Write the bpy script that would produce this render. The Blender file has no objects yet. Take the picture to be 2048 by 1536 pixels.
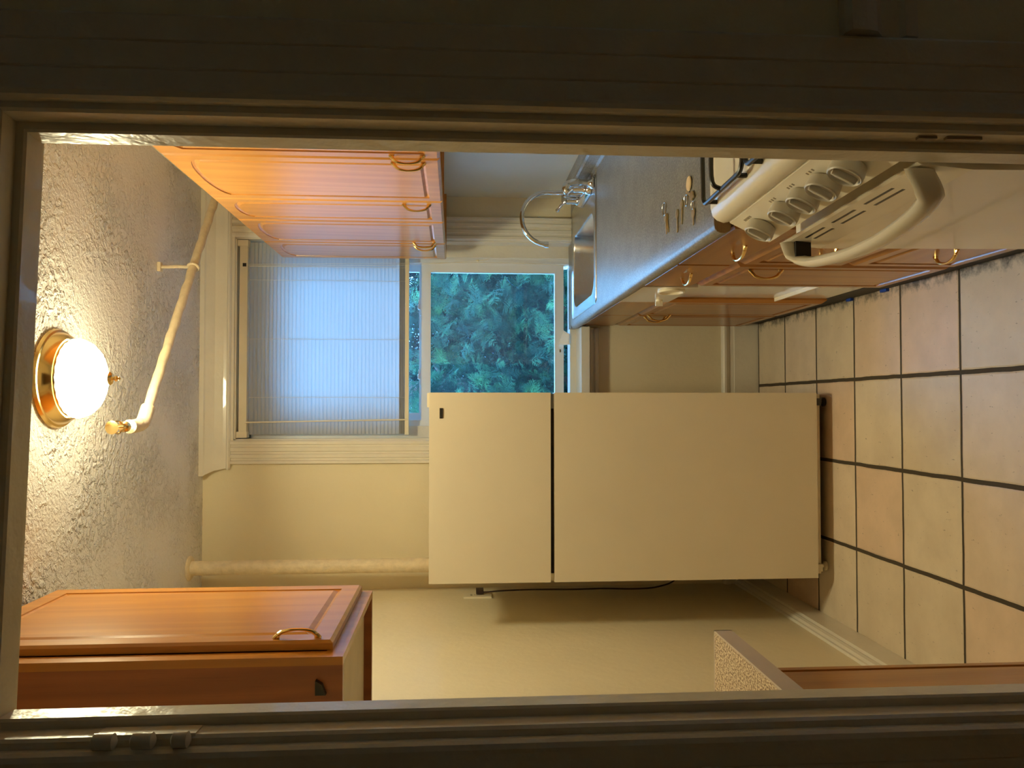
import bpy, bmesh, math, random
import numpy as np
from mathutils import Vector, Matrix, Quaternion

S = bpy.context.scene
C = S.collection
R = math.radians

# ------------------------------------------------------------------ camera
CAM = Vector((0, 0, 1.4585))
pi_, ya, ro = -0.06957, 0.02706, 0.00142
F = Vector((math.sin(ya)*math.cos(pi_), math.cos(ya)*math.cos(pi_), math.sin(pi_)))
Rv = F.cross(Vector((0, 0, 1))).normalized(); Uv = Rv.cross(F)
R2 = Rv*math.cos(ro)+Uv*math.sin(ro); U2 = -Rv*math.sin(ro)+Uv*math.cos(ro)
cd = bpy.data.cameras.new('camera'); cam = bpy.data.objects.new('camera', cd); C.objects.link(cam)
cd.sensor_width = 36; cd.sensor_fit = 'HORIZONTAL'; cd.lens = 36*1602.5/2048; cd.clip_start = .02
X_, Y_, Z_ = -U2, R2, -F          # the phone was held sideways: world down is image right
cam.matrix_world = Matrix(((X_.x, Y_.x, Z_.x, CAM.x), (X_.y, Y_.y, Z_.y, CAM.y), (X_.z, Y_.z, Z_.z, CAM.z), (0, 0, 0, 1)))
S.camera = cam

# ------------------------------------------------------------------ world, exposure
W = bpy.data.worlds.new('evening_sky'); S.world = W; W.use_nodes = True
nt = W.node_tree; bg = nt.nodes['Background']
tc = nt.nodes.new('ShaderNodeTexCoord'); sx = nt.nodes.new('ShaderNodeSeparateXYZ'); rp = nt.nodes.new('ShaderNodeValToRGB')
nt.links.new(tc.outputs['Generated'], sx.inputs[0]); nt.links.new(sx.outputs['Z'], rp.inputs[0])
rp.color_ramp.elements[0].position = 0.0; rp.color_ramp.elements[0].color = (.19, .47, .90, 1)
rp.color_ramp.elements[1].position = .5; rp.color_ramp.elements[1].color = (.20, .52, 1.0, 1)
nt.links.new(rp.outputs[0], bg.inputs[0]); bg.inputs[1].default_value = 21.0
S.view_settings.view_transform = 'Standard'; S.view_settings.look = 'None'
S.view_settings.gamma = 1; S.view_settings.exposure = 0; S.view_settings.use_curve_mapping = False
S.cycles.max_bounces = 10; S.cycles.diffuse_bounces = 6; S.cycles.transparent_max_bounces = 16
S.cycles.use_denoising = True
S.cycles.sample_clamp_indirect = 6
LAMP_STRENGTH = 108
LAMP_COL = (1.0, .90, .55)

# ------------------------------------------------------------------ helpers
def tag(o, label=None, cat=None, group=None, kind=None):
    if label: o['label'] = label
    if cat: o['category'] = cat
    if group: o['group'] = group
    if kind: o['kind'] = kind
    return o

def thing(name, label, cat, loc=(0, 0, 0), rz=0, group=None):
    o = bpy.data.objects.new(name, None); C.objects.link(o)
    o.location = loc; o.rotation_euler = (0, 0, rz); o.empty_display_size = .05
    return tag(o, label, cat, group)

def struct_root(name, loc=(0, 0, 0), rz=0):
    o = bpy.data.objects.new(name, None); C.objects.link(o)
    o.location = loc; o.rotation_euler = (0, 0, rz); o['kind'] = 'structure'
    return o

def root_of(o):
    while o.parent: o = o.parent
    return o

def obj(name, bm, mat, parent=None, local=False, smooth=False, bev=0, label=None, seg=2):
    """bm is in world coordinates unless local; a part's vertices move into its thing's frame"""
    if bev:
        bmesh.ops.bevel(bm, geom=[e for e in bm.edges if len(e.link_faces) == 2 and e.calc_face_angle(0) > .6], offset=bev, segments=seg, profile=.5, affect='EDGES')
    bmesh.ops.recalc_face_normals(bm, faces=bm.faces)
    if parent is not None:
        if not local: bm.transform(Matrix.Translation(-Vector(root_of(parent).location)))
        off = Vector((0, 0, 0))
    else:
        vs = [v.co for v in bm.verts]
        off = Vector((sum(v.x for v in vs)/len(vs), sum(v.y for v in vs)/len(vs), min(v.z for v in vs)))
        bm.transform(Matrix.Translation(-off))
    me = bpy.data.meshes.new(name); bm.to_mesh(me); bm.free()
    for m in (mat if isinstance(mat, (list, tuple)) else [mat]): me.materials.append(m)
    if smooth:
        for p in me.polygons: p.use_smooth = True
        me.set_sharp_from_angle(angle=R(40))
    o = bpy.data.objects.new(name, me); C.objects.link(o); o.location = off
    if parent is not None: o.parent = parent
    if label: o['label'] = label
    return o

def NB(): return bmesh.new()

def box(bm, x0, x1, y0, y1, z0, z1, M=None, mi=0):
    P = [(x0, y0, z0), (x1, y0, z0), (x1, y1, z0), (x0, y1, z0), (x0, y0, z1), (x1, y0, z1), (x1, y1, z1), (x0, y1, z1)]
    v = [bm.verts.new((M @ Vector(p)) if M else p) for p in P]
    for f in ((0, 3, 2, 1), (4, 5, 6, 7), (0, 1, 5, 4), (1, 2, 6, 5), (2, 3, 7, 6), (3, 0, 4, 7)):
        q = bm.faces.new([v[i] for i in f]); q.material_index = mi
    return bm

def bx(*a, **k): return box(NB(), *a, **k)

def loops(bm, L, cap0=True, cap1=True, closed=True, mi=0):
    V = [[bm.verts.new(p) for p in l] for l in L]
    n = len(L[0])
    for a, b in zip(V, V[1:]):
        for i in range(n if closed else n-1):
            j = (i+1) % n
            f = bm.faces.new((a[i], a[j], b[j], b[i])); f.material_index = mi
    if cap0 and closed: bm.faces.new(V[0][::-1]).material_index = mi
    if cap1 and closed: bm.faces.new(V[-1]).material_index = mi
    return bm

def tube(bm, pts, r, n=10, flat=1.0, up=None, caps=True, mi=0):
    pts = [Vector(p) for p in pts]; L = []
    t0 = (pts[1]-pts[0]).normalized()
    ref = Vector(up) if up else (Vector((0, 0, 1)) if abs(t0.z) < .9 else Vector((1, 0, 0)))
    a = (ref - t0*ref.dot(t0)).normalized()
    for i, p in enumerate(pts):
        t = (pts[min(i+1, len(pts)-1)]-pts[max(i-1, 0)]).normalized()
        a = (a - t*a.dot(t)).normalized(); b = t.cross(a)
        rr = r[i] if isinstance(r, (list, tuple)) else r
        L.append([p + a*math.cos(2*math.pi*k/n)*rr + b*math.sin(2*math.pi*k/n)*rr*flat for k in range(n)])
    return loops(bm, L, caps, caps, mi=mi)

def lathe(bm, prof, c, axis=(0, 0, 1), n=32, mi=0):
    q = Vector((0, 0, 1)).rotation_difference(Vector(axis).normalized()); c = Vector(c)
    L = [[c + q @ Vector((max(r, 1e-4)*math.cos(2*math.pi*k/n), max(r, 1e-4)*math.sin(2*math.pi*k/n), z)) for k in range(n)] for r, z in prof]
    return loops(bm, L, mi=mi)

def extr(bm, prof, a, b, mi=0):
    """profile (list of 3D points) swept from offset a to offset b"""
    a = Vector(a); b = Vector(b)
    return loops(bm, [[Vector(p)+a for p in prof], [Vector(p)+b for p in prof]], mi=mi)

def smooth_pts(P, n=8):
    P = [Vector(p) for p in P]; out = []
    Q = [P[0]*2-P[1]] + P + [P[-1]*2-P[-2]]
    for i in range(1, len(Q)-2):
        for k in range(n):
            t = k/n; a, b, c, d = Q[i-1:i+3]
            out.append(.5*((2*b)+(c-a)*t+(2*a-5*b+4*c-d)*t*t+(3*b-a-3*c+d)*t**3))
    return out+[P[-1]]

# ------------------------------------------------------------------ materials
def newmat(name):
    m = bpy.data.materials.new(name); m.use_nodes = True
    return m, m.node_tree, m.node_tree.nodes['Principled BSDF']

def nd(t, typ, **k):
    n = t.nodes.new(typ)
    for a, b in k.items(): setattr(n, a, b)
    return n

def pos(t, scale=(1, 1, 1)):
    g = nd(t, 'ShaderNodeNewGeometry'); m = nd(t, 'ShaderNodeMapping'); m.inputs['Scale'].default_value = scale
    t.links.new(g.outputs['Position'], m.inputs['Vector']); return m.outputs[0]

def noise(t, vec, sc, det=4, rough=.55, dist=0):
    n = nd(t, 'ShaderNodeTexNoise'); t.links.new(vec, n.inputs['Vector'])
    n.inputs['Scale'].default_value = sc; n.inputs['Detail'].default_value = det; n.inputs['Roughness'].default_value = rough
    n.inputs['Distortion'].default_value = dist
    return n.outputs['Fac']

def ramp(t, fac, stops):
    r = nd(t, 'ShaderNodeValToRGB'); t.links.new(fac, r.inputs[0]); e = r.color_ramp.elements
    while len(e) < len(stops): e.new(.5)
    for i, (p, c) in enumerate(stops): e[i].position = p; e[i].color = (*c, 1) if len(c) == 3 else c
    return r.outputs[0]

def math_(t, op, a, b=None, c=None):
    n = nd(t, 'ShaderNodeMath', operation=op)
    for i, v in enumerate((a, b, c)):
        if v is None: continue
        if isinstance(v, (int, float)): n.inputs[i].default_value = v
        else: t.links.new(v, n.inputs[i])
    return n.outputs[0]

def mixc(t, fac, a, b, mode='MIX'):
    n = nd(t, 'ShaderNodeMix', data_type='RGBA', blend_type=mode)
    for i, v in ((0, fac), (6, a), (7, b)):
        if isinstance(v, (int, float)): n.inputs[i].default_value = v
        elif isinstance(v, tuple): n.inputs[i].default_value = (*v, 1)
        else: t.links.new(v, n.inputs[i])
    return n.outputs[2]

def bump(t, bsdf, h, dist=.01, strength=1.0):
    b = nd(t, 'ShaderNodeBump'); b.inputs['Distance'].default_value = dist; b.inputs['Strength'].default_value = strength
    t.links.new(h, b.inputs['Height']); t.links.new(b.outputs[0], bsdf.inputs['Normal'])

def plain(name, col, rough=.5, metal=0, var=.06, vs=8, bmp=0, bs=60, spec=.5, coat=0):
    m, t, b = newmat(name)
    p = pos(t); n = noise(t, p, vs)
    c = tuple(min(1, x*(1+var)) for x in col); d = tuple(x*(1-var) for x in col)
    t.links.new(ramp(t, n, [(.3, d), (.7, c)]), b.inputs['Base Color'])
    b.inputs['Roughness'].default_value = rough; b.inputs['Metallic'].default_value = metal
    b.inputs['Specular IOR Level'].default_value = spec; b.inputs['Coat Weight'].default_value = coat
    if bmp: bump(t, b, noise(t, p, bs, 3), bmp)
    return m

def oak(name, c1, c2, c3, axis='Z', rough=.28, gs=1.0):
    m, t, b = newmat(name)
    s = {'Z': (1, 1, .07), 'Y': (1, .07, 1), 'X': (.07, 1, 1)}[axis]
    p = pos(t, s)
    big = noise(t, p, 5*gs, 3, .5, 1.2)
    rings = nd(t, 'ShaderNodeTexWave', wave_type='RINGS', rings_direction='SPHERICAL')
    w = nd(t, 'ShaderNodeTexWave', wave_type='BANDS', bands_direction='DIAGONAL'); t.links.new(p, w.inputs[0])
    w.inputs['Scale'].default_value = 9*gs; w.inputs['Distortion'].default_value = 9; w.inputs['Detail'].default_value = 3; w.inputs['Detail Scale'].default_value = 1.2
    fine = noise(t, pos(t, tuple(x*(1 if x == 1 else .4) for x in s)), 260, 3, .6)
    base = ramp(t, big, [(.3, c1), (.7, c2)])
    col = mixc(t, math_(t, 'MULTIPLY', w.outputs['Fac'], .45), base, c3)
    col = mixc(t, math_(t, 'MULTIPLY', math_(t, 'GREATER_THAN', fine, .62), .22), col, c3)
    t.links.new(col, b.inputs['Base Color']); b.inputs['Roughness'].default_value = rough
    b.inputs['Coat Weight'].default_value = .3; b.inputs['Coat Roughness'].default_value = .22
    bump(t, b, fine, .0006, .5)
    return m

M = {}
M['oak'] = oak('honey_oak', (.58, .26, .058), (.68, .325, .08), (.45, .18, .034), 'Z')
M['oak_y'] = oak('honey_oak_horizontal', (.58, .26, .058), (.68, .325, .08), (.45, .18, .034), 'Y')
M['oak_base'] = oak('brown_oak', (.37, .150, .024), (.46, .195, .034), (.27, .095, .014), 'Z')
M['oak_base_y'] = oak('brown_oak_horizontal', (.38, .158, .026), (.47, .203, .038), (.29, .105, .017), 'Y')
M['oak_left'] = oak('amber_oak', (.43, .165, .018), (.53, .215, .027), (.32, .105, .010), 'Z')
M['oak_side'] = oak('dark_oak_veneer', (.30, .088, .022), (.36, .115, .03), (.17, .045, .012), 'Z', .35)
M['core'] = oak('raw_board_edge', (.22, .12, .03), (.28, .15, .04), (.12, .06, .02), 'X', .6)
M['wall'] = plain('cream_wall_paint', (.78, .70, .50), .42, var=.03, vs=2.5, bmp=.0015, bs=30)
M['wallr'] = plain('pale_wall_paint', (.72, .70, .58), .38, var=.03, vs=2.5, bmp=.001, bs=30)
M['trim'] = plain('glossy_trim_paint', (.76, .72, .62), .28, var=.04, vs=9, bmp=.0016, bs=34, coat=.3)
M['doortrim'] = plain('old_glossy_door_paint', (.66, .60, .48), .33, var=.05, vs=7, bmp=.003, bs=30, coat=.15)
M['hallwall'] = plain('hall_wall_paint', (.72, .66, .48), .5, var=.04, vs=3, bmp=.001)
M['white'] = plain('white_window_vinyl', (.78, .80, .82), .35, var=.02)
M['ivory'] = plain('ivory_plastic', (.80, .73, .56), .38, var=.03)
M['fridge'] = plain('almond_fridge_enamel', (.80, .71, .54), .42, var=.03, vs=3, bmp=.0004, bs=420)
M['enamel'] = plain('bisque_stove_enamel', (.88, .82, .68), .25, var=.03, coat=.4)
M['knob'] = plain('pale_grey_knob_plastic', (.60, .56, .48), .4, var=.03)
M['black'] = plain('black_enamel', (.018, .016, .014), .3)
M['darkgap'] = plain('dark_recess', (.02, .014, .01), .8)
M['rubber'] = plain('brown_black_cord', (.03, .014, .012), .5)
M['brass'] = plain('polished_brass', (.88, .62, .26), .16, 1, .05, 20)
M['key'] = plain('key_brass', (.80, .62, .30), .32, 1, .08, 60)
M['chrome'] = plain('chrome', (.80, .80, .80), .07, 1, .02)
M['nickel'] = plain('ring_steel', (.62, .58, .52), .2, 1, .04)
M['pipe'] = plain('painted_pipe', (.74, .62, .42), .5, var=.10, vs=30, bmp=.003, bs=60)
M['tape'] = plain('blue_painter_tape', (.01, .06, .42), .6)
M['bag'] = plain('white_plastic_film', (.85, .88, .95), .35, bmp=.004, bs=40)
M['toe'] = plain('black_rubber_base', (.035, .032, .028), .7, var=.3, vs=20)
M['appliance'] = plain('glossy_white_appliance', (.78, .74, .64), .16, var=.02, coat=.6)
M['outside'] = plain('outside_brown_sill', (.10, .06, .06), .6)
M['ground'] = plain('outside_ground', (.08, .09, .05), .9, var=.3)
M['bark'] = plain('tree_bark', (.09, .06, .045), .9, var=.4, vs=20, bmp=.02, bs=20)
M['cabin'] = plain('pale_cabinet_underside', (.72, .62, .42), .5)
M['badge'] = plain('badge_black', (.03, .025, .02), .3)
M['ink'] = plain('grey_print', (.28, .22, .15), .5)

def mk_steel():
    m, t, b = newmat('brushed_steel'); p = pos(t, (1, .05, 1)); n = noise(t, p, 300, 3)
    t.links.new(ramp(t, n, [(.3, (.50, .50, .49)), (.7, (.62, .62, .61))]), b.inputs['Base Color'])
    b.inputs['Metallic'].default_value = 1; b.inputs['Roughness'].default_value = .27; bump(t, b, n, .0004)
    return m
M['steel'] = mk_steel()

def mk_counter():
    m, t, b = newmat('grey_speckled_laminate'); p = pos(t, (1, .45, 1))
    n1 = noise(t, p, 210, 4, .7); n2 = noise(t, pos(t), 14, 3)
    c = ramp(t, n1, [(.34, (.085, .08, .066)), (.52, (.20, .19, .165)), (.68, (.34, .32, .27))])
    c = mixc(t, .35, c, ramp(t, n2, [(.35, (.14, .13, .11)), (.65, (.26, .25, .22))]))
    t.links.new(c, b.inputs['Base Color']); b.inputs['Roughness'].default_value = .34; b.inputs['Coat Weight'].default_value = .08
    b.inputs['Coat Roughness'].default_value = .25
    bump(t, b, n1, .0005, .5); return m
M['counter'] = mk_counter()

def mk_speckle():
    m, t, b = newmat('beige_speckled_laminate'); n = noise(t, pos(t, (1, .6, 1)), 260, 3, .7)
    c = ramp(t, n, [(.42, (.20, .11, .055)), (.50, (.55, .40, .24)), (.56, (.80, .68, .50))])
    t.links.new(c, b.inputs['Base Color']); b.inputs['Roughness'].default_value = .4; return m
M['speckle'] = mk_speckle()
M['edge'] = plain('pink_grey_edge_band', (.60, .50, .42), .4)

def mk_ceiling():
    m, t, b = newmat('stippled_white_ceiling'); p = pos(t)
    n = noise(t, p, 42, 3, .6, .4); v = nd(t, 'ShaderNodeTexVoronoi', feature='SMOOTH_F1'); v.inputs['Scale'].default_value = 38
    wv = nd(t, 'ShaderNodeVectorMath', operation='ADD'); t.links.new(p, wv.inputs[0])
    nn = nd(t, 'ShaderNodeTexNoise'); nn.inputs['Scale'].default_value = 20; t.links.new(p, nn.inputs[0])
    sc = nd(t, 'ShaderNodeVectorMath', operation='SCALE'); t.links.new(nn.outputs['Color'], sc.inputs[0]); sc.inputs['Scale'].default_value = .05
    t.links.new(sc.outputs[0], wv.inputs[1]); t.links.new(wv.outputs[0], v.inputs['Vector'])
    patch = ramp(t, noise(t, p, 3.2, 2, .5), [(.38, (.12,)*3), (.62, (1,)*3)])
    h = ramp(t, n, [(.46, (0,)*3), (.60, (1,)*3)])
    h2 = ramp(t, v.outputs['Distance'], [(.10, (1,)*3), (.38, (0,)*3)])
    patch2 = ramp(t, noise(t, pos(t, (1.3, .8, 1)), 4.5, 2, .5), [(.46, (0,)*3), (.58, (1,)*3)])
    h2 = math_(t, 'MULTIPLY', h2, patch2)
    hh = math_(t, 'MULTIPLY', math_(t, 'ADD', h, math_(t, 'MULTIPLY', h2, 1.3)), patch)
    hh = math_(t, 'ADD', hh, math_(t, 'MULTIPLY', noise(t, p, 110, 2), .35))
    b.inputs['Base Color'].default_value = (.78, .75, .72, 1); b.inputs['Roughness'].default_value = .6
    bump(t, b, hh, .011, .95); return m
M['ceiling'] = mk_ceiling()

def mk_tile():
    m, t, b = newmat('beige_stone_tile')
    g = nd(t, 'ShaderNodeNewGeometry'); s = nd(t, 'ShaderNodeSeparateXYZ')
    wob = nd(t, 'ShaderNodeTexNoise'); wob.inputs['Scale'].default_value = 9; wob.inputs['Detail'].default_value = 5; t.links.new(g.outputs['Position'], wob.inputs['Vector'])
    sc = nd(t, 'ShaderNodeVectorMath', operation='MULTIPLY_ADD'); t.links.new(wob.outputs['Color'], sc.inputs[0])
    sc.inputs[1].default_value = (.006,)*3; t.links.new(g.outputs['Position'], sc.inputs[2]); t.links.new(sc.outputs[0], s.inputs[0])
    T = .31
    ux = math_(t, 'DIVIDE', math_(t, 'SUBTRACT', s.outputs['X'], .099-31*T), T); uy = math_(t, 'DIVIDE', math_(t, 'SUBTRACT', s.outputs['Y'], 2.228-31*T), T)
    def ed(u):
        f = math_(t, 'FRACT', u); return math_(t, 'MINIMUM', f, math_(t, 'SUBTRACT', 1.0, f))
    ex = math_(t, 'SUBTRACT', ed(ux), .006); ey = ed(uy)
    d = math_(t, 'MINIMUM', ex, ey)
    mask = math_(t, 'LESS_THAN', d, .0155)
    cell = nd(t, 'ShaderNodeCombineXYZ'); t.links.new(math_(t, 'FLOOR', ux), cell.inputs[0]); t.links.new(math_(t, 'FLOOR', uy), cell.inputs[1])
    wn = nd(t, 'ShaderNodeTexWhiteNoise', noise_dimensions='3D'); t.links.new(cell.outputs[0], wn.inputs[0])
    p = pos(t)
    tint = ramp(t, wn.outputs['Value'], [(0, (.72, .61, .45)), (.5, (.78, .67, .51)), (.8, (.78, .57, .41)), (1, (.77, .66, .52))])
    cl = noise(t, p, 7, 5, .6); fn = noise(t, pos(t, (1, .4, 1)), 90, 4, .7)
    c = mixc(t, ramp(t, cl, [(.35, (0,)*3), (.7, (.35,)*3)]), tint, (.46, .36, .25))
    spk = math_(t, 'MULTIPLY', math_(t, 'GREATER_THAN', fn, .665), .55)
    c = mixc(t, spk, c, (.16, .11, .07))
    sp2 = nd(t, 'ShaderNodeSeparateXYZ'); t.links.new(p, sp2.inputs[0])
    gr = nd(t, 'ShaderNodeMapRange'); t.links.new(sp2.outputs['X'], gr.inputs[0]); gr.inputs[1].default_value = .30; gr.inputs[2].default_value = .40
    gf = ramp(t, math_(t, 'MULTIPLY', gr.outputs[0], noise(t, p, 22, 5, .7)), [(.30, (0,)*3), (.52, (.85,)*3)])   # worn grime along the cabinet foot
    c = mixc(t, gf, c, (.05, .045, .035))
    c = mixc(t, mask, c, (.065, .05, .032))
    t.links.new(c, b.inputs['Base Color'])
    rr = mixc(t, mask, (.52,)*3, (.9,)*3); t.links.new(rr, b.inputs['Roughness'])
    hh = ramp(t, d, [(.008, (0,)*3), (.03, (1,)*3)])
    hh = math_(t, 'ADD', hh, math_(t, 'MULTIPLY', cl, .3))
    bump(t, b, hh, .004, .8); return m
M['tile'] = mk_tile()

def mk_glass(haze):
    m = bpy.data.materials.new('window_glass'); m.use_nodes = True; t = m.node_tree; t.nodes.clear()
    o = nd(t, 'ShaderNodeOutputMaterial'); tr = nd(t, 'ShaderNodeBsdfTransparent'); gl = nd(t, 'ShaderNodeBsdfGlossy'); df = nd(t, 'ShaderNodeBsdfTranslucent')
    tr.inputs[0].default_value = (.90, .96, .97, 1); gl.inputs['Roughness'].default_value = .02; df.inputs[0].default_value = (.75, .85, .9, 1)
    fr = nd(t, 'ShaderNodeFresnel'); m1 = nd(t, 'ShaderNodeMixShader'); m2 = nd(t, 'ShaderNodeMixShader')
    n = noise(t, pos(t), 3, 3); t.links.new(math_(t, 'MULTIPLY', n, haze*2), m1.inputs[0])
    t.links.new(tr.outputs[0], m1.inputs[1]); t.links.new(df.outputs[0], m1.inputs[2])
    t.links.new(fr.outputs[0], m2.inputs[0]); t.links.new(m1.outputs[0], m2.inputs[1]); t.links.new(gl.outputs[0], m2.inputs[2])
    t.links.new(m2.outputs[0], o.inputs[0]); return m
M['glass'] = mk_glass(.009)

def mk_slat():
    m = bpy.data.materials.new('white_blind_slat'); m.use_nodes = True; t = m.node_tree; t.nodes.clear()
    o = nd(t, 'ShaderNodeOutputMaterial'); df = nd(t, 'ShaderNodeBsdfDiffuse'); tl = nd(t, 'ShaderNodeBsdfTranslucent'); mx = nd(t, 'ShaderNodeMixShader')
    c = ramp(t, noise(t, pos(t), 6), [(.3, (.58, .56, .54)), (.7, (.62, .60, .58))]); t.links.new(c, df.inputs[0]); tl.inputs[0].default_value = (.45, .62, .68, 1)
    mx.inputs[0].default_value = .36; t.links.new(df.outputs[0], mx.inputs[1]); t.links.new(tl.outputs[0], mx.inputs[2]); t.links.new(mx.outputs[0], o.inputs[0]); return m
M['slat'] = mk_slat()

def mk_lampglass():
    m = bpy.data.materials.new('lit_frosted_glass'); m.use_nodes = True; t = m.node_tree; t.nodes.clear()
    o = nd(t, 'ShaderNodeOutputMaterial'); e = nd(t, 'ShaderNodeEmission'); e.inputs[0].default_value = (*LAMP_COL, 1); e.inputs[1].default_value = LAMP_STRENGTH
    g = nd(t, 'ShaderNodeNewGeometry'); sp_ = nd(t, 'ShaderNodeSeparateXYZ'); t.links.new(g.outputs['Position'], sp_.inputs[0])
    mr = nd(t, 'ShaderNodeMapRange'); t.links.new(sp_.outputs['Z'], mr.inputs[0])      # frosted bowl: the bulbs sit low, the rim is dimmer
    mr.inputs[1].default_value = 2.505; mr.inputs[2].default_value = 2.575; mr.inputs[3].default_value = LAMP_STRENGTH*1.5; mr.inputs[4].default_value = LAMP_STRENGTH*.06
    n = noise(t, pos(t), 20); t.links.new(math_(t, 'MULTIPLY', mr.outputs[0], math_(t, 'MULTIPLY_ADD', n, .2, .9)), e.inputs[1])
    t.links.new(e.outputs[0], o.inputs[0]); return m
M['lampglass'] = mk_lampglass()

def mk_leaf(name, a, b_, c_):
    m, t, b = newmat(name)
    n = noise(t, pos(t), 5, 4)
    t.links.new(ramp(t, n, [(.30, a), (.5, b_), (.72, c_)]), b.inputs['Base Color']); b.inputs['Roughness'].default_value = .7; b.inputs['Specular IOR Level'].default_value = .08
    return m
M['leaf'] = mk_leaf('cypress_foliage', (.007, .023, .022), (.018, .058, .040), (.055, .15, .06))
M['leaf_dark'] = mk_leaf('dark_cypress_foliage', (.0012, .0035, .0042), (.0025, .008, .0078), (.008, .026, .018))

# ------------------------------------------------------------------ setting
XL, XR, YB, ZC = -.855, .995, 3.80, 2.625
WX0, WX1, WZ0, WZ1 = -.16, .785, .873, 2.485        # clear opening between the window casings

def struct(name, bm, mat, **k):
    o = obj(name, bm, mat, **k)
    if o.parent is None: o['kind'] = 'structure'
    return o

struct('floor', bx(XL-.15, XR+.15, .98, YB+.02, -.05, 0), M['tile'])
struct('ceiling', bx(XL-.15, XR+.15, .98, YB+.3, ZC, ZC+.06), M['ceiling'])
struct('wall_left', bx(XL-.12, XL, .90, YB+.3, 0, ZC), M['wall'])
struct('wall_right', bx(XR, XR+.12, 1.0, YB+.3, 0, ZC), M['wallr'])
b = NB()                                              # back wall with the window hole
box(b, XL, WX0, YB, YB+.28, 0, ZC); box(b, WX1, XR, YB, YB+.28, 0, ZC)
box(b, WX0, WX1, YB, YB+.28, 0, WZ0-.045); box(b, WX0, WX1, YB, YB+.28, WZ1, ZC); box(b, WX0, WX1, YB+.22, YB+.28, 2.33, WZ1)
struct('wall_back', b, M['wall'])

# doorway wall (turned a little against the kitchen)
PHI = R(3.6)
DL = Vector((-.015, 1.078, 0)); DROT = Matrix.Translation(DL) @ Matrix.Rotation(PHI, 4, 'Z')
HW, HT = .366, 2.010
b = NB()
for x0, x1, z0, z1 in ((-1.5, -HW-.024, 0, 2.7), (HW+.024, 1.7, 0, 2.7), (-HW-.024, HW+.024, HT+.024, 2.7)):
    box(b, x0, x1, -.073, .03, z0, z1, M=DROT)
struct('wall_front', b, M['hallwall'])
# hall around the camera
struct('floor_hall', bx(-1.7, 1.8, -1.6, .98, -.05, 0), M['oak_base_y'])
struct('ceiling_hall', bx(-1.7, 1.8, -1.6, 1.2, 2.70, 2.76), M['hallwall'])
struct('wall_hall_left', bx(-1.6, -1.48, -1.6, 1.0, 0, 2.7), M['hallwall'])
struct('wall_hall_right', bx(1.6, 1.72, -1.6, 1.2, 0, 2.7), M['hallwall'])
struct('wall_hall_back', bx(-1.6, 1.72, -1.6, -1.5, 0, 2.7), M['hallwall'])

door = struct_root('door_1', DL, PHI)
def sweep_frame(prof, mat, name, z0=0.0):
    """profile points (outward, depth) swept round the doorway, mitred at the top corners"""
    b = NB(); L = []
    for key in ('lb', 'lt', 'rt', 'rb'):
        l = []
        for o_, d in prof:
            sgn = -1 if key[0] == 'l' else 1
            l.append(Vector((sgn*(HW+o_), d, z0 if key[1] == 'b' else HT+o_)))
        L.append(l)
    loops(b, L)
    return obj(name, b, mat, door, local=True, bev=0)
sweep_frame([(0, 0), (0, -.037), (.003, -.040), (.0125, -.040), (.0125, -.072), (.016, -.076), (.024, -.076), (.024, .03), (.0125, .03), (.0125, 0)], M['doortrim'], 'jamb')
sweep_frame([(.024, -.072), (.024, -.087), (.027, -.092), (.033, -.094), (.038, -.093), (.061, -.092), (.063, -.090), (.065, -.092), (.097, -.092), (.099, -.090), (.101, -.092), (.132, -.092), (.137, -.088), (.140, -.072)], M['doortrim'], 'casing')
# old painted-over hinge on the left jamb
b = NB(); hx = -HW-.013
box(b, hx-.001, hx+.0025, -.074, -.045, 1.765, 1.880)
obj('hinge_leaf', b, M['doortrim'], door, local=True, bev=.001)
for z0, z1 in ((1.852, 1.880), (1.808, 1.836), (1.768, 1.790)):
    b = NB(); lathe(b, [(.004, z0), (.0095, z0+.003), (.0095, z1-.003), (.004, z1)], (hx-.002, -.082, 0), n=14)
    obj('hinge_knuckle', b, M['doortrim'], door, local=True, smooth=True)
b = NB()
for z0, z1 in ((.742, .792), (.806, .832)): box(b, HW+.0085, HW+.0135, -.064, -.056, z0, z1)
obj('strike_slot', b, M['ink'], door, local=True)
# chair rail on the hall side
b = NB()
prof = [(0, 0), (-.012, .0), (-.014, .018), (-.008, .024), (-.010, .05), (-.022, .062), (-.026, .078), (-.026, .098), (-.016, .104), (0, .104)]
L = [[DROT @ Vector((x, -.073+d, .838+z)) for d, z in prof] for x in (HW+.141, 1.55)]
loops(b, L); struct('trim_1', b, M['doortrim'])

# baseboards
def baseboard(name, prof, p0, p1, fn, mat):
    b = NB(); loops(b, [[fn(d, z, s) for d, z in prof] for s in (p0, p1)]); return struct(name, b, mat)
pb = [(0, 0), (.020, 0), (.020, .118), (.016, .120), (.014, .140), (.020, .146), (.026, .158), (.026, .168), (.018, .176), (0, .178)]
baseboard('baseboard_back', pb, XL, .43, lambda d, z, s: Vector((s, YB-d, z)), M['trim'])
pl = [(0, 0), (.030, 0), (.030, .088), (.027, .090), (.022, .094), (.024, .102), (.020, .112), (.012, .118), (.010, .125), (0, .126)]
baseboard('baseboard_left', pl, 1.56, YB-.02, lambda d, z, s: Vector((XL+d, s, z)), M['trim'])

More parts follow.
